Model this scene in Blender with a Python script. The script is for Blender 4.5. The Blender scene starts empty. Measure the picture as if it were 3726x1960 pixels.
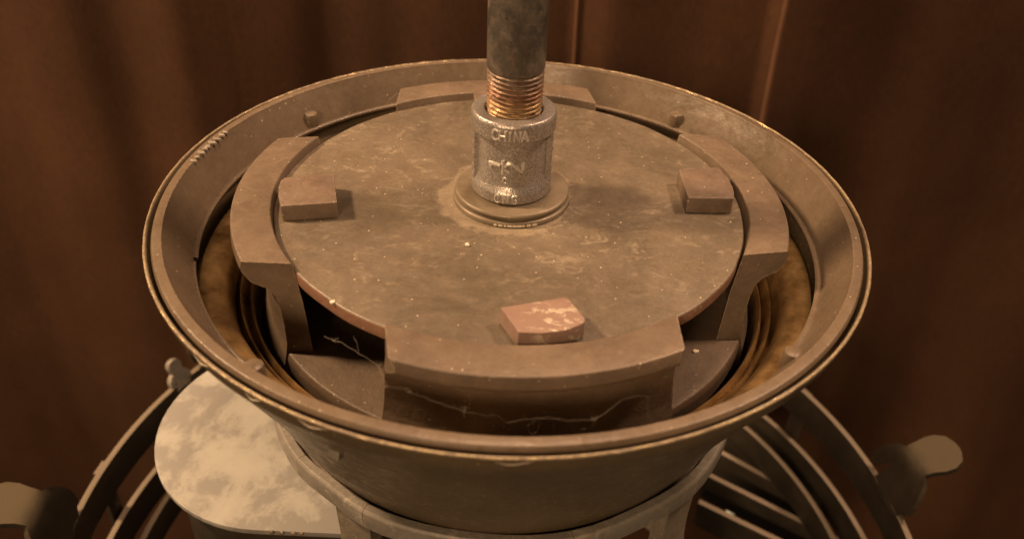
import bpy, bmesh, math, random
from mathutils import Vector, Matrix

S = 0.001            # everything below is written in millimetres
R = math.radians
rnd = random.Random(7)
scene = bpy.context.scene
COL = scene.collection

# ------------------------------------------------------------------ camera
cam_d = bpy.data.cameras.new("camera")
cam = bpy.data.objects.new("camera", cam_d)
COL.objects.link(cam)
scene.camera = cam
cam_d.sensor_width = 36.0
cam_d.lens = 3100.08 / 3726 * 36
cam_d.clip_start = 0.01
cam_d.clip_end = 50
_el, _roll, _dist = 0.626787, 0.0463984, 361.681
_t = Vector((1.9819, 0, -35.5965))
_d = Vector((0, -math.cos(_el), math.sin(_el)))
_fw = -_d
_r = _fw.cross(Vector((0, 0, 1))).normalized()
_u = _r.cross(_fw)
_c, _s = math.cos(_roll), math.sin(_roll)
_r, _u = _c * _r + _s * _u, -_s * _r + _c * _u
_loc = (_t + _d * _dist) * S
cam.matrix_world = Matrix(((_r.x, _u.x, _d.x, _loc.x), (_r.y, _u.y, _d.y, _loc.y),
                           (_r.z, _u.z, _d.z, _loc.z), (0, 0, 0, 1)))
cam_d.dof.use_dof = True
cam_d.dof.focus_distance = 0.335
cam_d.dof.aperture_fstop = 9.0

# ------------------------------------------------------------------ light
world = bpy.data.worlds.new("World")
scene.world = world
world.use_nodes = True
bg = world.node_tree.nodes["Background"]
bg.inputs[0].default_value = (1.0, 0.64, 0.34, 1)
bg.inputs[1].default_value = 0.042

def area(name, loc, target, size, power, color):
    d = bpy.data.lights.new(name, 'AREA')
    d.shape = 'DISK'
    d.size = size
    d.energy = power
    d.color = color
    o = bpy.data.objects.new(name, d)
    COL.objects.link(o)
    o.location = loc
    v = Vector(target) - Vector(loc)
    o.rotation_euler = v.to_track_quat('-Z', 'Y').to_euler()
    return o

WARM = (1.0, 0.64, 0.36)
ROSE = (1.0, 0.63, 0.395)
area("ceiling_lamp_left", (-0.86, 0.10, 0.78), (0, 0, 0), 0.14, 24, WARM)
area("ceiling_lamp_right", (0.72, 0.16, 0.96), (0, 0, 0), 0.16, 13, ROSE)
area("ceiling_lamp_back", (0.05, 0.26, 1.25), (0, 0, 0), 0.22, 10, ROSE)
area("front_fill", (-0.55, -1.75, 0.84), (0, 0, -0.05), 0.40, 25, WARM)  # fill light added from the front to brighten the shell and front faces

vs = scene.view_settings
vs.view_transform = 'Standard'
vs.look = 'None'
vs.exposure = 0.0
vs.gamma = 1.0

# ------------------------------------------------------------------ materials
class NT:
    def __init__(self, name):
        self.m = bpy.data.materials.new(name)
        self.m.use_nodes = True
        self.t = self.m.node_tree
        self.n = self.t.nodes
        self.b = self.n["Principled BSDF"]
        geo = self.n.new("ShaderNodeNewGeometry")
        self.pos = geo.outputs["Position"]
    def link(self, a, b):
        self.t.links.new(a, b)
    def mapped(self, sc, rot=(0, 0, 0)):
        mp = self.n.new("ShaderNodeMapping")
        mp.inputs["Scale"].default_value = sc
        mp.inputs["Rotation"].default_value = rot
        self.link(self.pos, mp.inputs["Vector"])
        return mp.outputs[0]
    def noise(self, scale, detail=6, rough=0.6, vec=None, dist=0.0):
        x = self.n.new("ShaderNodeTexNoise")
        x.inputs["Scale"].default_value = scale
        x.inputs["Detail"].default_value = detail
        x.inputs["Roughness"].default_value = rough
        x.inputs["Distortion"].default_value = dist
        self.link(vec if vec is not None else self.pos, x.inputs["Vector"])
        return x.outputs["Fac"]
    def voro(self, scale, vec=None, feature='F1'):
        x = self.n.new("ShaderNodeTexVoronoi")
        x.feature = feature
        x.inputs["Scale"].default_value = scale
        self.link(vec if vec is not None else self.pos, x.inputs["Vector"])
        return x
    def ramp(self, fac, stops):
        x = self.n.new("ShaderNodeValToRGB")
        e = x.color_ramp.elements
        while len(e) < len(stops):
            e.new(0.5)
        for i, (p, c) in enumerate(stops):
            e[i].position = p
            e[i].color = (c, c, c, 1) if isinstance(c, (int, float)) else tuple(c) + (1,)
        self.link(fac, x.inputs[0])
        return x.outputs[0]
    def mix(self, fac, a, b, mode='MIX'):
        x = self.n.new("ShaderNodeMix")
        x.data_type = 'RGBA'
        x.blend_type = mode
        for sock, v in ((x.inputs[0], fac), (x.inputs[6], a), (x.inputs[7], b)):
            if hasattr(v, "links"):
                self.link(v, sock)
            elif isinstance(v, (int, float)):
                sock.default_value = v
            else:
                sock.default_value = tuple(v) + (1,)
        return x.outputs[2]
    def math(self, op, a, b=0.0):
        x = self.n.new("ShaderNodeMath")
        x.operation = op
        for i, v in enumerate((a, b)):
            if hasattr(v, "links"):
                self.link(v, x.inputs[i])
            else:
                x.inputs[i].default_value = v
        return x.outputs[0]
    def bump(self, h, strength=0.5, dist=0.0004, prev=None):
        x = self.n.new("ShaderNodeBump")
        x.inputs["Strength"].default_value = strength
        x.inputs["Distance"].default_value = dist
        self.link(h, x.inputs["Height"])
        if prev is not None:
            self.link(prev, x.inputs["Normal"])
        return x.outputs[0]
    def out(self, color=None, rough=None, metal=None, normal=None, spec=None):
        for nm, v in (("Base Color", color), ("Roughness", rough), ("Metallic", metal),
                      ("Normal", normal), ("Specular IOR Level", spec)):
            if v is None:
                continue
            s = self.b.inputs[nm]
            if hasattr(v, "links"):
                self.link(v, s)
            elif isinstance(v, (int, float)):
                s.default_value = v
            else:
                s.default_value = tuple(v) + (1,)
        return self.m

def specks(k, scale, rad, keep):
    """little bright crumbs of dust: small voronoi cells, only some of them kept"""
    v = k.voro(scale)
    near = k.math('LESS_THAN', v.outputs["Distance"], rad)
    sep = k.n.new("ShaderNodeSeparateColor")
    k.link(v.outputs["Color"], sep.inputs[0])
    some = k.math('LESS_THAN', sep.outputs[0], keep)
    return k.math('MULTIPLY', near, some)

def iron(name, dark, light, pale, grain=0.5, dust=0.35, rough=0.62, spk=0.16, big=45, wear=0.0):
    k = NT(name)
    a = k.ramp(k.noise(big, 7, 0.62), [(0.33, dark), (0.68, light)])
    d = k.ramp(k.noise(130, 8, 0.72, dist=0.6), [(0.52, 0.0), (0.74, 1.0)])
    c = k.mix(k.math('MULTIPLY', d, dust), a, pale)
    f = k.ramp(k.noise(650, 5, 0.72), [(0.3, 0.90), (0.7, 1.09)])
    c = k.mix(1.0, c, f, 'MULTIPLY')
    if wear:
        bv = k.n.new("ShaderNodeBevel"); bv.samples = 4; bv.inputs["Radius"].default_value = 0.0009
        geo = k.n.new("ShaderNodeNewGeometry")
        dt = k.n.new("ShaderNodeVectorMath"); dt.operation = 'DOT_PRODUCT'
        k.link(bv.outputs[0], dt.inputs[0]); k.link(geo.outputs["Normal"], dt.inputs[1])
        e = k.math('SUBTRACT', 1.0, dt.outputs["Value"])
        e = k.math('MULTIPLY', e, k.ramp(k.noise(420, 6, 0.75), [(0.42, 0.0), (0.62, 1.0)]))
        e = k.ramp(e, [(0.02, 0.0), (0.12, 1.0)])
        c = k.mix(k.math('MULTIPLY', e, wear), c, (0.36, 0.28, 0.20))
        pit = k.ramp(k.noise(330, 5, 0.7), [(0.66, 0.0), (0.74, 1.0)])
        c = k.mix(k.math('MULTIPLY', pit, 0.5), c, (0.075, 0.050, 0.034))
    sp = specks(k, 260, 0.085, spk)
    sp2 = specks(k, 620, 0.14, spk * 0.7)
    sm = k.math('MAXIMUM', sp, sp2)
    c = k.mix(k.math('MULTIPLY', sm, 0.75), c, (0.62, 0.52, 0.40))
    g = k.bump(k.noise(900, 5, 0.65), grain, 0.00035)
    g = k.bump(k.noise(150, 4, 0.55), 0.35, 0.0009, g)
    r = k.ramp(k.noise(240, 5, 0.6), [(0.3, rough - 0.10), (0.7, rough + 0.12)])
    return k.out(c, r, 0.0, g, 0.42)

M = {}
def mk_plate():
    k = NT("plate_iron")
    a = k.ramp(k.noise(26, 8, 0.66, dist=0.8), [(0.34, (0.090, 0.071, 0.050)), (0.52, (0.124, 0.099, 0.070)), (0.70, (0.158, 0.126, 0.090))])
    # worn lighter scuffs, drawn out along the turning direction of the view
    d = k.ramp(k.noise(95, 9, 0.78, k.mapped((1.0, 1.7, 1.0), (0, 0, R(12))), 0.9), [(0.53, 0.0), (0.70, 1.0)])
    w = k.ramp(k.noise(14, 4, 0.6), [(0.42, 0.15), (0.62, 1.0)])
    c = k.mix(k.math('MULTIPLY', k.math('MULTIPLY', d, w), 0.85), a, (0.330, 0.275, 0.200))
    st = k.ramp(k.noise(170, 5, 0.7, k.mapped((0.35, 3.0, 1.0), (0, 0, R(8)))), [(0.66, 0.0), (0.76, 1.0)])
    c = k.mix(k.math('MULTIPLY', st, 0.45), c, (0.34, 0.28, 0.20))
    dk = k.ramp(k.noise(11, 5, 0.6, dist=1.0), [(0.56, 0.0), (0.72, 1.0)])
    c = k.mix(k.math('MULTIPLY', dk, 0.65), c, (0.100, 0.074, 0.052))
    # pale ring smeared around the collar
    sx = k.n.new("ShaderNodeSeparateXYZ"); k.link(k.pos, sx.inputs[0])
    rad = k.math('SQRT', k.math('ADD', k.math('POWER', k.math('ADD', sx.outputs[0], 0.0012), 2.0), k.math('POWER', sx.outputs[1], 2.0)))
    wav = k.math('ADD', rad, k.math('MULTIPLY', k.math('ADD', k.noise(60, 6, 0.7), -0.5), 0.026))
    rg = k.ramp(k.math('MULTIPLY', wav, 20.0), [(0.51, 1.0), (0.565, 0.0)])
    c = k.mix(k.math('MULTIPLY', rg, 0.55), c, (0.30, 0.245, 0.175))
    geo = k.n.new("ShaderNodeNewGeometry"); nz = k.n.new("ShaderNodeSeparateXYZ"); k.link(geo.outputs["Normal"], nz.inputs[0])
    edge = k.math('LESS_THAN', nz.outputs[2], 0.55)
    c = k.mix(k.math('MULTIPLY', edge, 0.8), c, (0.20, 0.105, 0.070))
    f = k.ramp(k.noise(620, 5, 0.75), [(0.3, 0.86), (0.7, 1.13)])
    c = k.mix(1.0, c, f, 'MULTIPLY')
    f = k.ramp(k.noise(210, 6, 0.75, dist=0.5), [(0.3, 0.88), (0.7, 1.12)])
    c = k.mix(1.0, c, f, 'MULTIPLY')
    sm = k.math('MAXIMUM', specks(k, 210, 0.075, 0.12), specks(k, 480, 0.13, 0.10))
    c = k.mix(k.math('MULTIPLY', sm, 0.8), c, (0.62, 0.52, 0.40))
    g = k.bump(k.noise(1000, 5, 0.65), 0.4, 0.0003)
    g = k.bump(k.noise(180, 6, 0.65), 0.40, 0.0008, g)
    g = k.bump(k.noise(28, 3, 0.5), 0.30, 0.003, g)
    r = k.ramp(k.noise(60, 7, 0.7), [(0.3, 0.32), (0.7, 0.52)])
    return k.out(c, r, 0.0, g, 0.45)
M['plate'] = mk_plate()
M['cast'] = iron("cast_iron_primer", (0.104, 0.077, 0.054), (0.164, 0.123, 0.088), (0.25, 0.19, 0.14), 0.4, 0.35, 0.36, 0.10, 42, 0.6)
M['block'] = iron("block_iron_primer", (0.118, 0.085, 0.062), (0.176, 0.128, 0.095), (0.30, 0.215, 0.165), 0.45, 0.35, 0.46, 0.08, 60, 0.7)
M['flare'] = iron("flare_iron", (0.096, 0.071, 0.048), (0.148, 0.111, 0.076), (0.22, 0.17, 0.12), 0.2, 0.25, 0.32, 0.08, 24, 0.7)
M['shell'] = iron("shell_paint", (0.080, 0.060, 0.036), (0.122, 0.090, 0.054), (0.16, 0.12, 0.08), 0.12, 0.2, 0.32, 0.16, 22)
M['stand'] = iron("stand_paint", (0.130, 0.110, 0.084), (0.180, 0.154, 0.120), (0.36, 0.32, 0.26), 0.25, 0.5, 0.45, 0.14, 60)
def mk_hoop(name, dust):
    k = NT(name)
    a = k.ramp(k.noise(60, 6, 0.62), [(0.33, (0.026, 0.021, 0.015)), (0.68, (0.046, 0.037, 0.026))])
    geo = k.n.new("ShaderNodeNewGeometry")
    sz = k.n.new("ShaderNodeSeparateXYZ"); k.link(geo.outputs["Normal"], sz.inputs[0])
    up = k.math('ADD', sz.outputs[2], k.math('MULTIPLY', k.math('ADD', k.noise(90, 5, 0.7), -0.5), 0.5))
    up = k.ramp(up, [(0.55, 0.0), (0.92, 1.0)])
    c = k.mix(up, a, dust)          # dust lying on what faces up
    g = k.bump(k.noise(700, 4, 0.6), 0.3, 0.0004)
    return k.out(c, k.ramp(up, [(0, 0.45), (1, 0.75)]), 0.0, g, 0.4)
M['hoop'] = mk_hoop("black_hoop_iron", (0.185, 0.150, 0.108))
M['leaf'] = mk_hoop("black_leaf_iron", (0.088, 0.069, 0.038))

M['collar'] = iron("collar_grey_paint", (0.165, 0.150, 0.128), (0.225, 0.206, 0.178), (0.42, 0.38, 0.32), 0.25, 0.7, 0.42, 0.14, 60, 0.8)

M['cast_shaded'] = iron("shade_tinted_casting_floor", (0.090, 0.064, 0.043), (0.138, 0.100, 0.068), (0.18, 0.14, 0.10), 0.6, 0.3, 0.55, 0.14, 42, 0.4)  # cast iron colour darkened to paint in the shade of the cavity floor

def mk_worn_block():
    k = NT("worn_block")
    a = k.ramp(k.noise(60, 7, 0.62), [(0.33, (0.19, 0.122, 0.095)), (0.68, (0.25, 0.165, 0.128))])
    vec = k.mapped((150, 300, 300), (0, 0, R(-18)))
    w = k.ramp(k.noise(1.0, 8, 0.72, vec, 0.8), [(0.52, 0.0), (0.58, 1.0)])
    # bare patch on the outward right half of the block
    sp = k.n.new("ShaderNodeVectorMath"); sp.operation = 'DISTANCE'
    k.link(k.pos, sp.inputs[0]); sp.inputs[1].default_value = (0.0185, -0.084, 0.007)
    near = k.ramp(k.math('MULTIPLY', sp.outputs["Value"], 50.0), [(0.35, 1.0), (0.68, 0.0)])
    m = k.math('MULTIPLY', w, near)
    c = k.mix(m, a, (0.62, 0.54, 0.42))
    met = k.math('MULTIPLY', m, 0.55)
    g = k.bump(k.noise(700, 6, 0.7), 0.5, 0.0004)
    g = k.bump(w, 0.35, 0.0003, g)
    return k.out(c, k.ramp(m, [(0.0, 0.58), (1.0, 0.36)]), met, g, 0.45)
M['worn'] = mk_worn_block()

def mk_brass_edge():
    k = NT("bare_rolled_edge")
    f = k.ramp(k.noise(260, 6, 0.7, dist=0.5), [(0.44, 0.0), (0.62, 1.0)])
    c = k.mix(f, (0.18, 0.138, 0.095), (0.52, 0.42, 0.25))
    g = k.bump(k.noise(900, 5, 0.7), 0.6, 0.0004)
    return k.out(c, k.ramp(f, [(0, 0.5), (1, 0.30)]), k.math('MULTIPLY', f, 0.8), g)
M['edge'] = mk_brass_edge()

def mk_liner():
    k = NT("rusty_brass_liner")
    f = k.ramp(k.noise(55, 7, 0.65), [(0.36, 0.0), (0.64, 1.0)])
    c = k.mix(f, (0.150, 0.084, 0.030), (0.42, 0.275, 0.115))
    d = k.ramp(k.noise(300, 6, 0.7), [(0.5, 0.0), (0.8, 1.0)])
    c = k.mix(k.math('MULTIPLY', d, 0.35), c, (0.07, 0.040, 0.018))
    c = k.mix(k.math('MULTIPLY', specks(k, 420, 0.1, 0.12), 0.7), c, (0.6, 0.5, 0.36))
    g = k.bump(k.noise(1100, 4, 0.6), 0.3, 0.0003)
    return k.out(c, k.ramp(k.noise(120, 5, 0.6), [(0.3, 0.26), (0.7, 0.46)]), 0.6, g)
M['liner'] = mk_liner()

def mk_zinc():
    k = NT("galvanised_casting")
    f = k.noise(1500, 2, 0.5)
    c = k.mix(k.ramp(f, [(0.40, 0.0), (0.66, 1.0)]), (0.27, 0.247, 0.227), (0.48, 0.447, 0.415))
    dirt = k.ramp(k.noise(120, 6, 0.7), [(0.48, 0.0), (0.72, 1.0)])
    c = k.mix(k.math('MULTIPLY', dirt, 0.5), c, (0.20, 0.155, 0.12))
    v = k.voro(1300)
    h = k.math('ADD', k.math('MULTIPLY', k.math('SUBTRACT', 1.0, v.outputs["Distance"]), 0.7), k.math('MULTIPLY', f, 0.6))
    g = k.bump(h, 0.30, 0.0004)
    return k.out(c, k.ramp(f, [(0.3, 0.44), (0.7, 0.30)]), 0.6, g)
M['zinc'] = mk_zinc()

def mk_zinc_worn():
    k = NT("rubbed_zinc_letters")
    f = k.noise(900, 3, 0.6)
    c = k.mix(f, (0.46, 0.425, 0.39), (0.70, 0.66, 0.61))
    return k.out(c, 0.36, 0.55, k.bump(f, 0.25, 0.0003))
M['zinc_worn'] = mk_zinc_worn()

def mk_pipe():
    k = NT("dark_steel_pipe")
    f = k.ramp(k.noise(120, 8, 0.72, k.mapped((1, 1, 0.8)), 0.2), [(0.45, 0.0), (0.66, 1.0)])
    c = k.mix(f, (0.130, 0.122, 0.110), (0.190, 0.160, 0.130))
    f2 = k.ramp(k.noise(360, 6, 0.7), [(0.52, 0.0), (0.72, 1.0)])
    c = k.mix(k.math('MULTIPLY', f2, 0.5), c, (0.33, 0.23, 0.14))
    c = k.mix(k.math('MULTIPLY', specks(k, 500, 0.16, 0.2), 0.7), c, (0.05, 0.035, 0.03))
    g = k.bump(k.noise(700, 5, 0.65), 0.4, 0.0004)
    return k.out(c, k.ramp(f, [(0, 0.36), (1, 0.50)]), k.ramp(f, [(0, 0.70), (1, 0.40)]), g)
M['pipe'] = mk_pipe()

def mk_thread():
    k = NT("rusty_threads")
    f = k.ramp(k.noise(230, 7, 0.72, k.mapped((1, 1, 2.2)), 0.6), [(0.36, 0.0), (0.62, 1.0)])
    z = k.n.new("ShaderNodeSeparateXYZ"); k.link(k.pos, z.inputs[0])
    h = k.math('ADD', k.math('MULTIPLY', k.math('ADD', z.outputs[2], -0.0385), 62.0), k.math('MULTIPLY', k.math('ADD', k.noise(150, 5, 0.7), -0.5), 0.5))
    hi = k.ramp(h, [(0.0, (0.50, 0.36, 0.19)), (0.32, (0.42, 0.27, 0.14)), (0.50, (0.28, 0.15, 0.09)), (0.68, (0.30, 0.20, 0.14)), (0.85, (0.24, 0.19, 0.15))])
    c = k.mix(f, (0.10, 0.045, 0.022), hi)
    g = k.bump(k.noise(1100, 5, 0.7), 0.6, 0.0004)
    return k.out(c, k.ramp(f, [(0, 0.65), (1, 0.34)]), k.ramp(f, [(0, 0.10), (1, 0.65)]), g)
M['thread'] = mk_thread()

def mk_flange():
    k = NT("dusty_flange")
    a = k.ramp(k.noise(80, 6, 0.6), [(0.33, (0.155, 0.122, 0.082)), (0.68, (0.22, 0.178, 0.125))])
    c = k.mix(k.math('MULTIPLY', specks(k, 420, 0.13, 0.12), 0.8), a, (0.6, 0.5, 0.38))
    g = k.bump(k.noise(800, 4, 0.6), 0.2, 0.0003)
    return k.out(c, k.ramp(k.noise(200, 5, 0.6), [(0.3, 0.34), (0.7, 0.55)]), 0.15, g)
M['flange'] = mk_flange()

def mk_scale():
    k = NT("bare_flake")
    return k.out((0.66, 0.58, 0.46), 0.5, 0.0)
M['flake'] = mk_scale()

def mk_patch():
    k = NT("mottled_cream_paint")
    vec = k.mapped((1.0, 0.75, 1.0), (0, 0, R(25)))
    n = k.noise(46, 9, 0.66, vec, 0.25)
    sx = k.n.new("ShaderNodeSeparateXYZ"); k.link(k.pos, sx.inputs[0])
    # the coat is rubbed away towards the inner front corner
    far = k.math('ADD', k.math('MULTIPLY', sx.outputs[0], 1.0), k.math('MULTIPLY', sx.outputs[1], -0.9))
    far = k.math('MULTIPLY', k.math('ADD', far, 0.068), 3.2)
    n = k.math('SUBTRACT', n, k.math('MAXIMUM', far, 0.0))
    f = k.ramp(n, [(0.43, 0.0), (0.515, 0.75), (0.62, 1.0)])
    c = k.mix(f, (0.225, 0.217, 0.202), (0.365, 0.357, 0.320))
    f2 = k.ramp(k.noise(80, 6, 0.7, vec, 0.3), [(0.58, 0.0), (0.68, 1.0)])
    c = k.mix(k.math('MULTIPLY', f2, 0.5), c, (0.25, 0.235, 0.20))
    g = k.bump(k.noise(300, 4, 0.6), 0.1, 0.0003)
    return k.out(c, 0.55, 0.0, g)
M['patch'] = mk_patch()

def mk_curtain():
    k = NT("brown_velvet_curtain")
    a = k.ramp(k.noise(9, 6, 0.6), [(0.32, (0.046, 0.0215, 0.0110)), (0.70, (0.063, 0.0295, 0.0152))])
    b = k.ramp(k.noise(3.2, 3, 0.5), [(0.35, 0.75), (0.68, 1.25)])
    c = k.mix(1.0, a, b, 'MULTIPLY')
    d = k.ramp(k.noise(500, 3, 0.6, k.mapped((1, 1, 0.35))), [(0.3, 0.8), (0.7, 1.2)])
    c = k.mix(1.0, c, d, 'MULTIPLY')
    g = k.bump(k.noise(700, 3, 0.6), 0.4, 0.0005)
    k.b.inputs["Sheen Weight"].default_value = 0.12
    k.b.inputs["Sheen Roughness"].default_value = 0.5
    k.b.inputs["Sheen Tint"].default_value = (0.5, 0.26, 0.14, 1)
    return k.out(c, 0.85, 0.0, g, 0.15)
M['curtain'] = mk_curtain()

def mk_pleat_light():
    k = NT("lit_pleat_tone")  # lighter brown painted for the light a fold's edge catches
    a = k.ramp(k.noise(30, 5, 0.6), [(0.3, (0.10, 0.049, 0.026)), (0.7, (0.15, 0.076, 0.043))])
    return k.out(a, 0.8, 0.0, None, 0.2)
M['pleat_light'] = mk_pleat_light()

def mk_web():
    k = NT("cobweb_silk")
    k.b.inputs["Alpha"].default_value = 0.13
    return k.out((0.62, 0.55, 0.46), 0.6, 0.0)
M['web'] = mk_web()

def mk_glaze():
    k = NT("pale_green_glaze")
    f = k.noise(60, 4, 0.5)
    return k.out(k.mix(f, (0.66, 0.80, 0.74), (0.80, 0.90, 0.85)), 0.18, 0.0)
M['glaze'] = mk_glaze()

# ------------------------------------------------------------------ mesh helpers
def obj(name, bm, mat, parent=None, smooth=True, angle=35):
    bmesh.ops.remove_doubles(bm, verts=bm.verts, dist=1e-4)
    bmesh.ops.recalc_face_normals(bm, faces=bm.faces)
    for v in bm.verts:
        v.co *= S
    me = bpy.data.meshes.new(name)
    bm.to_mesh(me)
    bm.free()
    if smooth:
        me.shade_smooth()
        me.set_sharp_from_angle(angle=R(angle))
    me.materials.append(mat)
    o = bpy.data.objects.new(name, me)
    COL.objects.link(o)
    if parent is not None:
        o.parent = parent
    return o

def empty(name, label, cat, group=None, loc=(0, 0, 0)):
    o = bpy.data.objects.new(name, None)
    o.empty_display_size = 0.02
    COL.objects.link(o)
    o.location = [c * S for c in loc]
    return tag(o, label, cat, group)

def tag(o, label, cat, group=None):
    o["label"] = label
    o["category"] = cat
    if group:
        o["group"] = group
    return o

def lathe(prof, n=192, closed=False, a0=0.0, a1=360.0, bm=None, wob=None, capends=False, centre=(0, 0)):
    """revolve an (r, z) profile about the z axis"""
    bm = bm or bmesh.new()
    full = abs(a1 - a0) >= 359.9
    cols = []
    m = n if full else n + 1
    for i in range(m):
        a = R(a0 + (a1 - a0) * i / n)
        col = []
        for (r, z) in prof:
            dr, dz = wob(a, r, z) if wob else (0, 0)
            col.append(bm.verts.new((centre[0] + (r + dr) * math.cos(a), centre[1] + (r + dr) * math.sin(a), z + dz)))
        cols.append(col)
    p = len(prof)
    for i in range(n):
        A, B = cols[i], cols[(i + 1) % m]
        for j in range(p if closed else p - 1):
            q = (j + 1) % p
            try:
                bm.faces.new((A[j], B[j], B[q], A[q]))
            except ValueError:
                pass
    if capends and not full and closed:
        bm.faces.new(cols[0])
        bm.faces.new(cols[-1][::-1])
    return bm

def rounded(prof, rad=0.6, k=3, closed=True):
    """round the corners of an (r, z) polyline"""
    n = len(prof)
    out = []
    for i in range(n):
        if not closed and i in (0, n - 1):
            out.append(prof[i])
            continue
        P0, P, P1 = Vector(prof[i - 1]), Vector(prof[i]), Vector(prof[(i + 1) % n])
        a, b = P0 - P, P1 - P
        d = min(rad, a.length * 0.45, b.length * 0.45)
        A, B = P + a.normalized() * d, P + b.normalized() * d
        for j in range(k + 1):
            t = j / k
            q = (1 - t) ** 2 * A + 2 * t * (1 - t) * P + t * t * B
            out.append((q.x, q.y))
    return out

def box_from_outline(pts, z0, z1, bev=0.5, bm=None):
    """prism over an xy outline with bevelled edges"""
    bm = bm or bmesh.new()
    vs_ = [bm.verts.new((x, y, z0)) for x, y in pts]
    f = bm.faces.new(vs_)
    r = bmesh.ops.extrude_face_region(bm, geom=[f])
    bmesh.ops.translate(bm, verts=[v for v in r["geom"] if isinstance(v, bmesh.types.BMVert)], vec=(0, 0, z1 - z0))
    bmesh.ops.recalc_face_normals(bm, faces=bm.faces)
    if bev:
        ed = [e for e in bm.edges if len(e.link_faces) == 2 and e.calc_face_angle(0) > R(30)]
        bmesh.ops.bevel(bm, geom=ed, offset=bev, segments=2, profile=0.6, affect='EDGES')
    return bm

def tube(pts, rad, bm=None, n=6):
    bm = bm or bmesh.new()
    pts = [Vector(q) for q in pts]
    rings = []
    for i, q in enumerate(pts):
        a = pts[max(0, i - 1)]
        b = pts[min(len(pts) - 1, i + 1)]
        t = (b - a).normalized()
        s = t.cross(Vector((0, 0, 1)))
        if s.length < 1e-3:
            s = t.cross(Vector((0, 1, 0)))
        s.normalize()
        w = s.cross(t)
        rr = rad[i] if isinstance(rad, (list, tuple)) else rad
        rings.append([bm.verts.new(q + (s * math.cos(2 * math.pi * j / n) + w * math.sin(2 * math.pi * j / n)) * rr) for j in range(n)])
    for A, B in zip(rings, rings[1:]):
        for j in range(n):
            bm.faces.new((A[j], A[(j + 1) % n], B[(j + 1) % n], B[j]))
    bm.faces.new(rings[0][::-1])
    bm.faces.new(rings[-1])
    return bm

GLYPH = {   # strokes in a box 0.62 wide and 1 high
    'C': [[(.58, .82), (.46, .97), (.22, .97), (.05, .78), (.03, .5), (.05, .22), (.22, .03), (.46, .03), (.58, .18)]],
    'H': [[(.04, 0), (.04, 1)], [(.58, 0), (.58, 1)], [(.04, .5), (.58, .5)]],
    'I': [[(.31, 0), (.31, 1)]],
    'N': [[(.04, 0), (.04, 1), (.58, 0), (.58, 1)]],
    'A': [[(.0, 0), (.31, 1), (.62, 0)], [(.12, .36), (.50, .36)]],
    'S': [[(.57, .84), (.44, .97), (.2, .97), (.05, .82), (.08, .62), (.31, .51), (.54, .38), (.58, .18), (.44, .03), (.18, .03), (.04, .16)]],
    '1': [[(.10, .78), (.34, 1), (.34, 0)]],
    '2': [[(.05, .76), (.14, .93), (.31, 1), (.50, .93), (.58, .74), (.52, .55), (.05, .02), (.62, .02)]],
    '-': [[(-.1, .5), (.72, .5)]],
}
def letter_bm(ch, h, radius, ang, z_c, thick, turn=0.0):
    """one raised letter wrapped on a cylinder about z: centre at angle ang, height z_c"""
    bm = bmesh.new()
    ct, st = math.cos(turn), math.sin(turn)
    for stroke in GLYPH[ch]:
        pts = []
        for (xa, ya), (xb, yb) in zip(stroke, stroke[1:]):
            for i in range(4):
                t = i / 4
                pts.append((xa + (xb - xa) * t, ya + (yb - ya) * t))
        pts.append(stroke[-1])
        out = []
        for x, y in pts:
            x, y = (x - 0.31) * h, (y - 0.5) * h
            x, y = x * ct - y * st, x * st + y * ct
            a = ang + x / radius
            out.append((radius * math.cos(a), radius * math.sin(a), z_c + y))
        tube(out, thick, bm, 8)
    return bm

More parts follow.
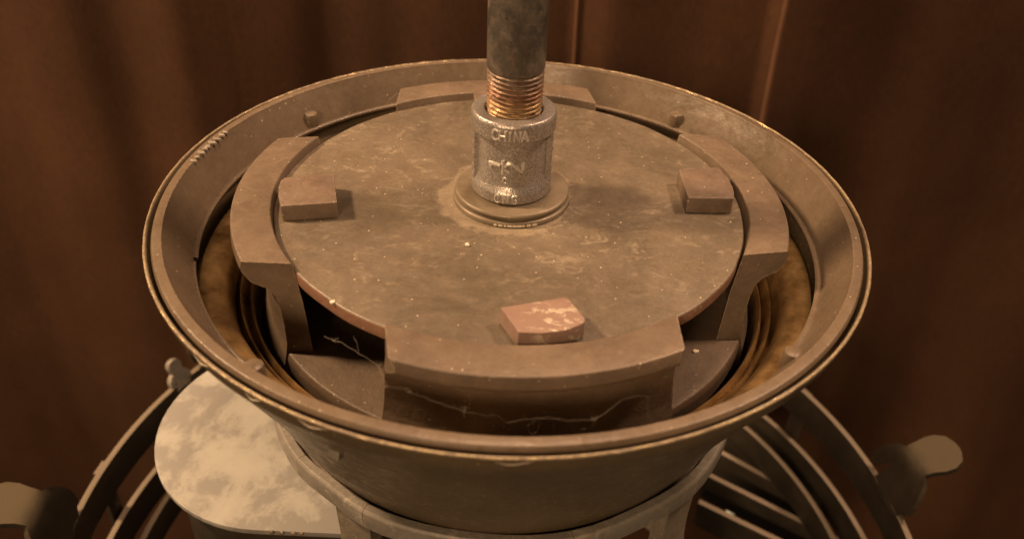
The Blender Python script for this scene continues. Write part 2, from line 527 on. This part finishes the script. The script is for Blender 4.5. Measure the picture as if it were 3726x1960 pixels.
# ================================================================== setting: the curtain
def build_curtain():
    bm = bmesh.new()
    nx, nz = 760, 36
    x0, x1, z0, z1 = -900, 900, -1000, 260
    # broad swags between knots, then narrow pinched pleats
    knots = [(-900, 330), (-620, 362), (-470, 366), (-350, 336), (-318, 340), (-262, 322), (-225, 334), (-175, 362), (-110, 350), (-60, 340), (-8, 350), (38, 354),
             (70, 340), (120, 348), (190, 346), (240, 362), (330, 352), (420, 366), (520, 345), (700, 358), (900, 340)]
    def fold(x):
        for (xa, ya), (xb, yb) in zip(knots, knots[1:]):
            if x <= xb:
                t = max(0, (x - xa) / (xb - xa))
                t = t * t * (3 - 2 * t)
                y = ya + (yb - ya) * t
                break
        else:
            y = knots[-1][1]
        for cx, w, h in ((43, 3.2, 2.5), (198, 4.0, 17)):
            y -= h * math.exp(-((x - cx) / w) ** 2)
        return y + 0.7 * math.sin(x / 17.0) + 0.25 * math.sin(x / 7.3 + 2)
    g = []
    for i in range(nx + 1):
        x = x0 + (x1 - x0) * i / nx
        row = []
        for j in range(nz + 1):
            z = z0 + (z1 - z0) * j / nz
            xs = x + 5 * math.sin(z / 170.0 + x / 210.0)
            row.append(bm.verts.new((x, fold(xs) + 4 * math.sin(z / 95.0 + x / 120.0), z)))
        g.append(row)
    for i in range(nx):
        for j in range(nz):
            bm.faces.new((g[i][j], g[i + 1][j], g[i + 1][j + 1], g[i][j + 1]))
    o = obj("curtain", bm, M['curtain'], angle=180)
    o["kind"] = "structure"
    # paler strips that paint the light caught along two pinched pleats
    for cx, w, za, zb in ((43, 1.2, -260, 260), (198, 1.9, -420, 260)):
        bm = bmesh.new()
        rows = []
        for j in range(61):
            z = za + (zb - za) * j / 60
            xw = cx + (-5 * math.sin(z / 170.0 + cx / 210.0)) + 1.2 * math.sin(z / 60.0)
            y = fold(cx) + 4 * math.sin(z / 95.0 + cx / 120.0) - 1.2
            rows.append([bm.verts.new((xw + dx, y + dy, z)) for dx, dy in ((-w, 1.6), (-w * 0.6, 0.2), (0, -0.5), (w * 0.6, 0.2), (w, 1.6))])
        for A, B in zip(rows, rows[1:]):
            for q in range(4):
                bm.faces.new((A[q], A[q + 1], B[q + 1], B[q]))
        obj("pleat_highlight", bm, M['pleat_light'], o, angle=180)
build_curtain()

# ================================================================== basket of hoops under the bowl
def build_basket():
    t = empty("hoop_basket", "dark iron basket of flat hoops with leaf ornaments around the bowl's foot", "basket", loc=(0, 0, -330))
    def part(name, bm, m):
        bmesh.ops.translate(bm, verts=bm.verts, vec=(0, 0, 330))
        return obj(name, bm, m, t)
    for z, r, h in ((-200, 223.5, 22), (-242, 222.5, 22), (-243, 204.5, 20)):
        prof = rounded([(r - 3.6, z - h), (r, z - h), (r, z), (r - 3.6, z)], 0.6, 2)
        part("hoop", lathe(prof, 160, True), M['hoop'])
    # flat slats of the grate on the right, standing on edge between an inner end and the inner hoop
    for ax, ay, deg in ((158, 136, -36), (151, 114, -37), (138, 94, -33), (130, 70, -31)):
        a = Vector((ax, ay, 0))
        dr = Vector((math.cos(R(deg)), math.sin(R(deg)), 0))
        q = a.copy()
        while q.length < 219:          # run out under the lower hoops
            q += dr
        nrm = Vector((-dr.y, dr.x, 0)) * 1.9
        out = [(a + nrm), (a - nrm), (q - nrm), (q + nrm)]
        part("slat", box_from_outline([(v.x, v.y) for v in out], -286, -264.2, 0.4), M['hoop'])
    # uprights that carry the hoops
    for ang in (30, 66, 102, 138, 174, 210, 330):
        c, s = math.cos(R(ang)), math.sin(R(ang))
        o = [((224.2) * c - 5 * s * k, (224.2) * s + 5 * c * k) for k in (-1, 1)] + [((227) * c - 5 * s * k, (227) * s + 5 * c * k) for k in (1, -1)]
        part("upright", box_from_outline(o, -330, -203, 0.5), M['hoop'])
    # leaf ornaments: a three-petal leaf cut from sheet, curled outwards from the top hoop
    half = [(15.5, 0), (13, 7), (11, 14), (10.5, 20), (13.5, 18), (17, 13), (20.5, 9), (23.5, 11), (24, 18), (22, 25), (17.5, 30), (12, 33),
            (12.5, 38), (14, 44), (13.5, 50), (10, 55.5), (4, 58)]
    outline = [(0, 0)] + half + [(0, 58.5)] + [(-u, v) for u, v in reversed(half)]
    def leaf_bm(ang, k=1.0):
        bm = bmesh.new()
        vv = [bm.verts.new((u, v, 0)) for u, v in outline]
        f = bm.faces.new(vv)
        bmesh.ops.triangulate(bm, faces=[f])
        for _ in range(2):
            bmesh.ops.subdivide_edges(bm, edges=[e for e in bm.edges if e.calc_length() > 3.5], cuts=1)
            bmesh.ops.triangulate(bm, faces=bm.faces)
        bmesh.ops.solidify(bm, geom=bm.faces[:], thickness=3.4)
        c, s = math.cos(R(ang)), math.sin(R(ang))
        for v in bm.verts:
            v.co[0] *= k; v.co[1] *= k
            u, h, w = v.co[0] * 0.88, v.co[1] * 0.90, v.co[2]
            # curl: bend progressively outwards along the height
            th = R(14) + R(56) * min(1, max(0, (h - 22) / 12))
            n = 24
            y = z = 0.0
            for i in range(n):
                hh = h * (i + 0.5) / n
                tt = R(14) + R(56) * min(1, max(0, (hh - 22) / 12))
                y += math.sin(tt) * h / n
                z += math.cos(tt) * h / n
            y += w * math.cos(th); z -= w * math.sin(th)
            y -= 0.012 * max(0, abs(u) - 9) ** 2 * min(1, max(0, (30 - h) / 8))   # side petals curl back in
            rr = 222.5 + y
            v.co = (rr * c - u * s, rr * s + u * c, -204 + z)
        return bm
    for ang in (7.5, 42.5, 77.5, 112.5, 147.0, 187.0):
        part("leaf_ornament", leaf_bm(ang), M['leaf'])
    part("small_leaf", leaf_bm(155.5, 0.38), M['collar'])
build_basket()

def build_glaze_post():
    a, b = Vector((175.0, 150.0, -288.0)), Vector((177.5, 139.0, -333.0))
    d = (b - a).normalized()
    bm = tube([a, a + d * 2, a + d * 60, a + d * 230], [2.2, 3.2, 3.2, 3.4], None, 20)
    o = obj("glazed_post", bm, M['glaze'])
    tag(o, "slim pale green glazed post seen between the grate slats", "post")
build_glaze_post()

# ================================================================== mottled cream shelf at the left
def build_shelf():
    t = empty("mottled_shelf", "mottled cream plate with one rounded end under the bowl's left side", "shelf", loc=(-80, 0, -220))
    def outline(hw, x_end):
        pts = [(-25, -hw), (-25, hw)]
        for i in range(33):
            a = R(90 + 180 * i / 32)
            pts.append((x_end + hw + hw * math.cos(a), hw * math.sin(a)))
        return pts
    def part(name, bm, m):
        bmesh.ops.translate(bm, verts=bm.verts, vec=(80, 0, 220))
        return obj(name, bm, m, t)
    part("top_plate", box_from_outline(outline(62.5, -167), -139, -136, 0.5), M['patch'])
    part("drum", box_from_outline(outline(55, -159.5), -220, -139.2, 0.8), M['hoop'])
    e = bmesh.new()
    for x in (-97, -92.5, -87.5, -84):
        r = rnd.uniform(0.5, 0.9)
        box_from_outline([(x - r, -63.4), (x + r * 1.4, -63.4), (x + r, -62.6), (x - r, -62.6)], -137.2, -135.8, 0.15, e)
    part("chipped_edge", e, M['edge'])
build_shelf()

# ================================================================== stand that carries the bowl
def build_stand():
    t = empty("bowl_stand", "grey painted stand with a seamed round collar and flat legs under the bowl", "stand", loc=(0, 0, -330))
    def part(name, bm, m):
        bmesh.ops.translate(bm, verts=bm.verts, vec=(0, 0, 330))
        return obj(name, bm, m, t, angle=12)
    # the collar is bent from short straight lengths: seams at the corners
    corners = [-177, -138, -117.6, -74.1, -42.7, 0, 45, 90, 135, 183]
    prof = rounded([(100.9, -86), (100.9, -80.3), (104.3, -80.1), (105.1, -81.2), (105.2, -89), (104.2, -90), (101.5, -90)], 0.4, 2)
    for a, b in zip(corners, corners[1:]):
        gap = 0.07
        n = max(3, int((b - a) / 4))
        seg = lathe(prof, n, True, a + gap, b - gap, capends=True,
                    wob=lambda an, r, z, a=a, b=b: (0.55 * math.cos(math.pi * 2 * ((math.degrees(an) - a) / (b - a))) - 0.2, 0))
        part("collar_segment", seg, M['collar'])
    seat = rounded([(90, -89), (100.8, -89), (100.8, -84.2), (90, -84.2)], 0.4, 2)
    part("seat_ring", lathe(seat, 96, True), M['stand'])
    # legs: flat castings that spread below
    for ang in (-121.5, -45, 48, 135):
        bm = bmesh.new()
        c, s = math.cos(R(ang)), math.sin(R(ang))
        rows = []
        for z, w, r in ((-88, 8.6, 103.4), (-96, 8.3, 103.2), (-106, 8.2, 102.8), (-118, 8.6, 103), (-132, 9.6, 104.5), (-150, 11.5, 108), (-180, 15, 116), (-230, 20, 128), (-330, 26, 150)):
            ring = []
            for u, d in ((-w, 0), (w, 0), (w, -6), (-w, -6)):
                rr = r + d
                ring.append(bm.verts.new((rr * c - u * s, rr * s + u * c, z)))
            rows.append(ring)
        for A, B in zip(rows, rows[1:]):
            for j in range(4):
                bm.faces.new((A[j], A[(j + 1) % 4], B[(j + 1) % 4], B[j]))
        bm.faces.new(rows[0]); bm.faces.new(rows[-1][::-1])
        ed = [e for e in bm.edges if len(e.link_faces) == 2 and e.calc_face_angle(0) > R(50)]
        bmesh.ops.bevel(bm, geom=ed, offset=0.7, segments=2, affect='EDGES')
        part("leg", bm, M['stand'])
build_stand()

# ================================================================== bowl: outer shell
def wobble(a, r, z):
    return (0.16 * math.sin(3 * a + 0.7) + 0.10 * math.sin(7 * a), 0.14 * math.sin(2 * a + 1.2))

def build_bowl():
    t = empty("sheet_metal_bowl", "dull brown flared sheet-metal bowl with a chipped bright rim", "bowl", loc=(0, 0, -81))
    def part(name, bm, m):
        bmesh.ops.translate(bm, verts=bm.verts, vec=(0, 0, 81))
        return obj(name, bm, m, t)
    outer = [(137.6, 1.2), (137.0, -2.5), (135.8, -5.5), (133.2, -10), (131.0, -13.6), (130.4, -15), (127.6, -20), (125.0, -25), (122.4, -30), (119.8, -35), (117.2, -40), (114.7, -45), (112.4, -50),
             (110.2, -55), (108.1, -60), (106.2, -65), (104.2, -70), (102.1, -75), (100.3, -79), (98.6, -83), (60, -83)]
    inner = [(60, -81.8)] + [(r - 1.1, z + 0.3) for r, z in reversed(outer[:-2])]
    part("shell", lathe(outer + inner, 224, True, wob=wobble), M['shell'])
    # rolled bare rim
    rim = []
    for i in range(10):
        a = 2 * math.pi * i / 10
        rim.append((137.2 + 0.55 * math.cos(a), 1.35 + 0.6 * math.sin(a)))
    part("rim_bead", lathe(rim, 288, True, wob=lambda a, r, z: tuple(p + q for p, q in zip(wobble(a, r, z), (0.07 * math.sin(61 * a) * math.sin(13 * a), 0.09 * math.sin(83 * a + 1) * math.sin(9 * a))))), M['edge'])
    # a small square punched tab in the shell wall, front left
    a, b = R(-113.5), R(-22)
    n = Vector((math.cos(a) * math.cos(b), math.sin(a) * math.cos(b), -math.sin(b)))
    tg = Vector((-math.sin(a), math.cos(a), 0))
    upv = n.cross(tg)
    mx = Matrix((tg, upv, n)).transposed().to_4x4()
    mx.translation = Vector((124.6 * math.cos(a), 124.6 * math.sin(a), -25.0))
    bm = box_from_outline([(-2.2, -1.5), (2.2, -1.9), (2.0, 1.6), (-1.9, 1.9)], -2, 1.6, 0.3)
    bmesh.ops.transform(bm, matrix=mx, verts=bm.verts)
    part("tab", bm, M['collar'])
    # lifted paint flakes along the rim
    for ang, w in ((-112, 5.0), (-121, 3.0), (-88, 6.2), (-131, 4.0)):
        p = []
        for i in range(9):
            f = i / 8
            aa = R(ang) + (f - 0.5) * 2 * w / 137.5
            rr = 137.6
            zz = 0.4 - 1.5 * math.sin(math.pi * f) * (0.7 + 0.3 * math.sin(5 * f))
            p.append((rr * math.cos(aa), rr * math.sin(aa), zz))
        bm = tube(p, [0.04 + 0.10 * math.sin(math.pi * i / 8) for i in range(9)], None, 5)
        part("paint_chip", bm, M['flake'])
build_bowl()

# ================================================================== flared iron ring in the bowl mouth
def build_flare():
    t = empty("flared_iron_ring", "flared brown iron ring with a flat rim sitting inside the bowl mouth", "ring", loc=(0, 0, -12))
    def part(name, bm, m):
        bmesh.ops.translate(bm, verts=bm.verts, vec=(0, 0, 12))
        return obj(name, bm, m, t)
    prof = rounded([(131.0, 3.0), (134.3, 2.7), (135.0, 1.2), (134.0, -2.6), (131.5, -5.5), (124.2, -14.0), (122.6, -12.6), (128.6, -1.6), (130.7, 2.2)], 0.28, 3)
    part("flare", lathe(prof, 224, True, wob=lambda a, r, z: (0.14 * math.sin(5 * a + 1), 0.10 * math.sin(4 * a))), M['flare'])
    # inward rolled lip at the bottom, missing along the front; ends are cut square
    lip = rounded([(124.2, -12.4), (122.0, -11.4), (120.9, -12.0), (121.2, -13.4), (124.0, -14.6)], 0.4, 2)
    for a0, a1 in ((-35.5, 196.5),):
        part("lip", lathe(lip, 160, True, a0, a1, capends=True), M['flare'])
    lip2 = rounded([(124.2, -12.6), (122.4, -11.8), (121.7, -12.4), (121.9, -13.6), (124.0, -14.6)], 0.4, 2)
    part("lip", lathe(lip2, 40, True, 197.5, 231.6, capends=True), M['flare'])
    # ragged pale scuffs across the rim, back left
    for q in range(9):
        ang = 163.0 + 1.45 * q + rnd.uniform(-.3, .3)
        c, s = math.cos(R(ang)), math.sin(R(ang))
        l, w = rnd.uniform(1.2, 2.2), rnd.uniform(0.7, 1.1)
        pts = [(-l, -w), (l * 0.2, -w * 1.2), (l, w * 0.1), (l * 0.1, w), (-l * 0.8, w * 0.9)]
        rr = 130.9
        out = [((rr - u) * c - v * s, (rr - u) * s + v * c) for u, v in pts]
        part("scuff", box_from_outline(out, 2.2, 3.12 + rnd.uniform(0, .15), 0.08), M['collar'])
    # cast bosses on the slope
    for ang in (141.5, 50.2, -128, -40):
        c, s = math.cos(R(ang)), math.sin(R(ang))
        bm = bmesh.new()
        rows = []
        pr = [(0.01, -5.0), (2.2, -5.0), (2.9, -5.4), (3.2, -6.2), (3.4, -12.5), (3.0, -13.3), (0.01, -13.4)]
        lathe(pr, 28, bm=bm, centre=(124.7 * c, 124.7 * s))
        part("boss", bm, M['flare'])
build_flare()

# ================================================================== ridged liner below it
def build_liner():
    prof = [(121.6, -27.5), (122.3, -25.0), (122.5, -23.4), (122.2, -22.4), (121.5, -22.0), (119.5, -22.1), (117.0, -22.5), (114.6, -23.4), (112.9, -24.8), (111.8, -27.0), (111.1, -30.5), (110.6, -34.6), (110.2, -35.6),
            (109.8, -35.0), (109.3, -33.2), (108.6, -32.2), (107.9, -32.8), (107.4, -35.0), (107.0, -37.6), (106.5, -38.2), (106.0, -37.4), (105.4, -35.2),
            (104.7, -34.2), (104.1, -35.0), (103.6, -38.0), (103.3, -52.0)]
    back = [(r + 0.3, z - 1.1) for r, z in reversed(prof)]
    bm = lathe(prof + back, 200, True, wob=lambda a, r, z: (0.1 * math.sin(6 * a), 0.12 * math.sin(3 * a + 2)))
    o = obj("ridged_liner", bm, M['liner'], angle=60)
    tag(o, "rusty golden ridged metal liner down between the bowl and the lugged casting", "liner")
build_liner()

# ================================================================== casting with four lugs
CROT = 6.5
def build_casting():
    t = empty("lugged_casting", "brown iron casting with four curved flanged lugs around the round plate", "casting", loc=(0.4, 0, -49))
    def part(name, bm, m):
        bmesh.ops.translate(bm, verts=bm.verts, vec=(0, 0, 49))
        return obj(name, bm, m, t, angle=40)
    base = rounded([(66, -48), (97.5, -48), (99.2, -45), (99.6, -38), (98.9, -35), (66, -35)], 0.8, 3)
    part("base_ring", lathe(base, 180, True), M['cast_shaded'])
    prof = rounded([(93.0, 3.2), (107.6, 3.2), (108.2, -1.5), (106.0, -5.0), (101.5, -7.0), (99.4, -10.5), (98.7, -16), (98.4, -24), (98.7, -31), (99.8, -36), (100.8, -41), (100.9, -49), (90.6, -49), (91.6, -14)], 0.7, 3)
    def lug(ang):
        bm = bmesh.new()
        n = 34
        cols = []
        for i in range(n + 1):
            f = -1 + 2 * i / n
            # crowd the sections towards the ends so that the corners can be rounded
            f = math.copysign(1 - (1 - abs(f)) ** 1.35, f)
            col = []
            for r, z in prof:
                hw = 47.3 + 1.7 * min(1.0, max(0, -z) / 31) + 1.2 * min(1.0, max(0, -24 - z) / 11) ** 2
                if r > 102.5 and z > -8:                # outer corners of the flange are rounded off
                    q = (r - 102.5) / 5.7
                    hw -= 4.2 * (1 - math.sqrt(max(0, 1 - q * q)))
                a = R(ang) + f * math.asin(hw / r)
                wz = 0.0
                col.append(bm.verts.new((r * math.cos(a), r * math.sin(a), z + wz)))
            cols.append(col)
        p = len(prof)
        for A, B in zip(cols, cols[1:]):
            for j in range(p):
                bm.faces.new((A[j], A[(j + 1) % p], B[(j + 1) % p], B[j]))
        for c in (cols[0], cols[-1][::-1]):
            bm.faces.new(c)
        return bm
    for k in range(4):
        part("lug", lug(CROT + 90 * k), M['cast'])
build_casting()

# ================================================================== round plate
def build_plate():
    prof = rounded([(0.01, -5.6), (91.6, -5.6), (92.1, -4.8), (92.1, -0.5), (91.5, 0.0), (60, 0.05), (30, 0.0), (0.01, 0.0)], 0.35, 2, False)
    bm = lathe(prof, 224, wob=lambda a, r, z: ((0.18 * math.sin(9 * a) + 0.10 * math.sin(23 * a + 1)) * (r > 88), 0.12 * math.sin(2 * a) * (r / 92) if z > -3 else 0))
    o = obj("round_plate", bm, M['plate'])
    tag(o, "large round flat dusty iron plate with the pipe fitting at its centre", "plate")
build_plate()

def build_blocks():
    def blk(pts, h, mat, label, bev=0.5, rot=None):
        bm = box_from_outline(pts, 0.12, h, bev)
        for v in bm.verts:
            v.co.z += 0.12 * math.sin(v.co.x * 0.9) * (v.co.z > 3)
            v.co.x += rnd.uniform(-.08, .08); v.co.y += rnd.uniform(-.08, .08)
        o = obj("iron_block", bm, mat, angle=25)
        tag(o, label, "block", "square iron blocks on the round plate")
        return o
    # outlines in mm on the plate; the outer side of each follows the plate's edge
    blk([(-64.7, -20.9), (-70.2, 0.2), (-74, -0.9), (-88.2, -4.6), (-89.3, -7.5), (-89.0, -12), (-87.6, -18), (-84.9, -25.4)], 7.0, M['block'],
        "reddish brown iron block beside the left lug with a rough front face")
    blk([(69.3, -5.8), (87.2, -4.9), (88.4, 0), (88.5, 5), (87.8, 12), (85.3, 19.6), (84.0, 19.8), (68.6, 17.0)], 7.0, M['block'],
        "smooth dark reddish iron block beside the right lug")
    blk([(4.8, -91.2), (12, -91.0), (19.3, -89.2), (24.0, -86.4), (25.8, -84.2), (25.6, -82.4), (20.6, -72.6), (19.0, -72.6), (-1.2, -79.2)], 6.8, M['worn'],
        "iron block by the front lug with paint scraped to bright patches")
    blk([(-18.5, 71.0), (2.4, 73.4), (1.4, 88.6), (-4, 89.4), (-12, 89.6), (-20.6, 87.4)], 6.6, M['block'],
        "iron block half hidden behind the pipe at the back of the plate")
build_blocks()

# ================================================================== flange, coupling, pipe
def build_flange():
    prof = rounded([(12, 0.1), (22.9, 0.1), (23.2, 0.6), (23.1, 1.9), (22.4, 2.3), (21.2, 2.45), (21.2, 2.75), (22.0, 2.9), (22.2, 3.1), (22.2, 3.3), (21.6, 3.4), (22.3, 3.6), (22.7, 4.2), (22.3, 5.0), (21.7, 5.25), (12, 5.25)], 0.2, 2)
    bm = lathe(prof, 128, True, centre=(0.4, 0.3))
    t = obj("flange_collar", bm, M['flange'])
    tag(t, "low round stepped metal collar under the pipe coupling", "collar")
    e = bmesh.new()
    for i, (ang, w) in enumerate(((-104, .7), (-99, .9), (-94.5, .5), (-90, 1.1), (-85.5, .8), (-81, 1.2), (-77, .5), (-72, 1.0), (-66, 1.1))):
        a = R(ang)
        f = bmesh.new()
        box_from_outline([(-w, -.35), (w * .6, -.45), (w, .1), (w * .3, .42), (-w * .7, .35)], 0, 0.14, 0, f)
        mx = Matrix.Translation((0.4 + 23.12 * math.cos(a), 0.3 + 23.12 * math.sin(a), 0.95)) @ Matrix.Rotation(a + math.pi / 2, 4, 'Z') @ Matrix.Rotation(R(90), 4, 'X')
        bmesh.ops.transform(f, matrix=mx, verts=f.verts)
        me = bpy.data.meshes.new("tmp"); f.to_mesh(me); f.free(); e.from_mesh(me); bpy.data.meshes.remove(me)
    obj("bare_chips", e, M['flake'], t)
    # ring of pale sealant smeared on the plate around the collar
build_flange()

def build_coupling():
    z0, z1 = 5.3, 39.3
    t = empty("pipe_coupling", "grainy galvanised pipe coupling with raised lettering on the collar", "coupling", loc=(0, 0, z0))
    def part(name, bm, m):
        bmesh.ops.translate(bm, verts=bm.verts, vec=(0, 0, -z0))
        return obj(name, bm, m, t, angle=38)
    prof = rounded([(11.2, z0), (15.0, z0), (15.7, z0 + 1.0), (15.7, z0 + 4.6), (14.1, z0 + 7.2), (13.7, z0 + 9.5), (13.7, z1 - 8.4), (14.0, z1 - 7.9), (16.1, z1 - 7.2), (16.2, z1 - 1.3), (15.4, z1),
                    (11.3, z1), (10.7, z1 - 0.7), (10.7, z0 + 2)], 0.5, 3)
    body = lathe(prof, 128, True)
    part("body", body, M['zinc'])
    # two side ribs with rough knurling
    for ang in (-168, -12, 96):
        bm = bmesh.new()
        n = 26
        rows = []
        for i in range(n + 1):
            z = z0 + 5.0 + (z1 - z0 - 12.0) * i / n
            k = 0.35 * ((i * 7919) % 5) / 4
            rows.append([bm.verts.new((rr * math.cos(a), rr * math.sin(a), z)) for rr, a in
                         ((13.6, R(ang - 8)), (15.0 + k, R(ang - 5.5)), (15.5 + k, R(ang)), (15.0 + k, R(ang + 5.5)), (13.6, R(ang + 8)))])
        for A, B in zip(rows, rows[1:]):
            for j in range(4):
                bm.faces.new((A[j], A[j + 1], B[j + 1], B[j]))
        part("side_rib", bm, M['zinc'])
    # raised lettering
    for k, ch in enumerate("CHINA"):
        part("letter", letter_bm(ch, 3.9, 16.2, R(-112.5 + 9.6 * k), z1 - 4.3, 0.55), M['zinc_worn'])
    for ch, h, ang, th in (('1', 4.8, -117.0, 0.78), ('-', 7.0, -103.0, 0.68), ('2', 6.8, -85.5, 0.80)):
        part("letter", letter_bm(ch, h, 13.85, R(ang), z0 + 15.6 + (0.5 if ch == '1' else 0), th, R(90)), M['zinc_worn'])
    part("letter", letter_bm('C', 2.2, 13.85, R(-99), z0 + 10.2, 0.38), M['zinc_worn'])
    for k, ch in enumerate("CNS"):
        part("letter", letter_bm(ch, 3.3, 15.75, R(-108 + 12.0 * k), z0 + 2.9, 0.36), M['zinc_worn'])
build_coupling()

def build_pipe():
    t = empty("threaded_pipe", "dark steel pipe with rusty threads rising from the coupling", "pipe", loc=(0, 0, 36))
    prof = [(8.2, 54.2), (9.7, 54.2), (10.2, 54.7), (10.55, 55.4), (10.65, 56.5), (10.65, 320), (8.2, 320)]
    def part(name, bm, m):
        bmesh.ops.translate(bm, verts=bm.verts, vec=(0, 0, -36))
        return obj(name, bm, m, t, angle=40)
    part("tube", lathe(prof, 96, True), M['pipe'])
    # helical thread
    pitch, n, turns, per = 1.81, 96, 11, 6
    pat = [9.55, 9.75, 10.35, 10.45, 10.3, 9.75]
    bm = bmesh.new()
    g = []
    rows = turns * per
    for i in range(n + 1):
        a = 2 * math.pi * i / n
        col = []
        for j in range(rows + 1):
            z = 36.0 + pitch * (j / per - i / n)
            taper = 0.012 * (z - 47)
            rr = pat[j % per] + taper + 0.05 * math.sin(17 * a + j)
            col.append(bm.verts.new((rr * math.cos(a), rr * math.sin(a), z)))
        g.append(col)
    for i in range(n):
        for j in range(rows):
            bm.faces.new((g[i][j], g[i + 1][j], g[i + 1][j + 1], g[i][j + 1]))
    part("thread", bm, M['thread'])
build_pipe()

# ================================================================== cobwebs, fibre, crumbs
def build_cobweb():
    bm = bmesh.new()
    A = [(-57.0, -86, -3), (-53.5, -88, -3), (-50.7, -90, -2), (-45.0, -92, -4.3), (-38.5, -94, -7.4), (-36.0, -99, -10.0), (-34.5, -106, -5)]
    A2 = [(-47.2, -88, -1.0), (-45.9, -90, -1.5), (-45.0, -92.0, -4.3)]
    B = [(-34.5, -106, -5), (-32.9, -112.0, 2.4), (-26.6, -112.0, 0.6), (-17.2, -112.0, -3.8), (-10.5, -112.0, -5.9), (-7.7, -112.0, -7.3), (-0.9, -112.0, -7.8), (2.8, -112.0, -10.1), (8.2, -112.0, -8.2), (14.1, -112.0, -7.5),
         (21.0, -112.0, -8.3), (28.2, -112.0, -7.2), (30.8, -112.0, -5.7), (34.6, -112.0, 0.2), (37.5, -112.0, 2.5), (41.4, -112.0, 3.4), (43.5, -112.0, 2.6)]
    B = [B[0]] + [(x, y - 1.0, z) for x, y, z in B[1:]]
    drops = [[[-7.6, -114.0, -5.3], [-7.1, -114.0, -10.0], [-7.7, -114.0, -15.6]], [[3.7, -114.0, -8.0], [6.1, -114.0, -15.7]], [[8.8, -114.0, -10.3], [12.2, -114.0, -6.8], [11.9, -114.0, -13.0], [9.6, -114.0, -13.5], [8.8, -114.0, -10.3]], [[15.9, -114.0, -7.2], [17.5, -114.0, -14.6]], [[24.8, -114.0, -11.2], [26.0, -114.0, -9.8], [26.3, -114.0, -13.0]], [[27.2, -114.0, -5.2], [29.7, -114.0, -12.5]], [[28.0, -114.0, -6.4], [32.9, -114.0, -1.7], [35.2, -114.0, 1.9]], [[43.0, -114.0, 4.5], [43.9, -114.0, -5.4]], [[-29.9, -114.0, 5.3], [-28.9, -114.0, 2.9], [-26.3, -114.0, 2.5]], [[-8.6, -114.0, 1.8], [-8.8, -114.0, -3.1]]]
    def fray(pts, amp):
        out = []
        for a, b in zip(pts, pts[1:]):
            a, b = Vector(a), Vector(b)
            n = max(2, int((b - a).length / 1.2))
            for i in range(n):
                q = a.lerp(b, i / n)
                out.append(q + Vector((rnd.uniform(-amp, amp), rnd.uniform(-amp, amp), rnd.uniform(-amp, amp))))
        out.append(Vector(pts[-1]))
        return out
    tube(fray(A, 0.20), 0.07, bm, 5)
    tube(fray(A2, 0.1), 0.04, bm, 5)
    tube(fray(B, 0.35), 0.026, bm, 5)
    tube(fray(B[7:13], 0.5), 0.026, bm, 5)
    tube(fray(B[2:6], 0.35), 0.026, bm, 5)
    for d in drops:
        tube(fray(d, 0.14), 0.026, bm, 5)
    for q in (A[1], A[4], B[2], B[4], B[11]):       # tangled knots
        for _ in range(3):
            c = Vector(q)
            tube(fray([c + Vector([rnd.uniform(-1.3, 1.3) for _ in range(3)]) for _ in range(4)], 0.15), 0.026, bm, 5)
    o = obj("cobweb", bm, M['web'])
    tag(o, "wispy pale cobweb strung below the front lug", "cobweb")
build_cobweb()

def build_fibre():
    c = []
    for i in range(14):
        f = i / 13
        a = R(122 - 5.5 * f)
        r = 123.2 + 4.6 * f
        c.append((r * math.cos(a) + 1.1 * math.sin(5 * f), r * math.sin(a), -11.2 + 8.6 * f + 0.6 * math.sin(9 * f)))
    o = obj("stray_fibre", tube(c, 0.11, n=5), M['web'])
    tag(o, "curly pale stray fibre clinging to the flared ring's back slope", "fibre")
build_fibre()

def build_flakes():
    spots = [((-56.9, -72.3, -0.3), 1.0, "white flake of paint on the plate's front left edge"),
             ((-14.8, -35.7, 0.15), 1.0, "tiny pale flake lying on the plate in front of the pipe collar"),
             ((72.8, -48.5, -34.9), 1.3, "white crumb caught beyond the front lug's right end")]
    for (x, y, z), w, lab in spots:
        bm = box_from_outline([(-w, -w * .5), (w * .5, -w * .7), (w, 0), (w * .4, w * .7), (-w * .6, w * .45)], 0, 0.7, 0.12)
        bmesh.ops.transform(bm, matrix=Matrix.Translation((x, y, z)) @ Matrix.Rotation(rnd.uniform(0, 6), 4, 'Z'), verts=bm.verts)
        o = obj("paint_flake", bm, M['flake'])
        tag(o, lab, "flake", "loose pale flakes")
build_flakes()
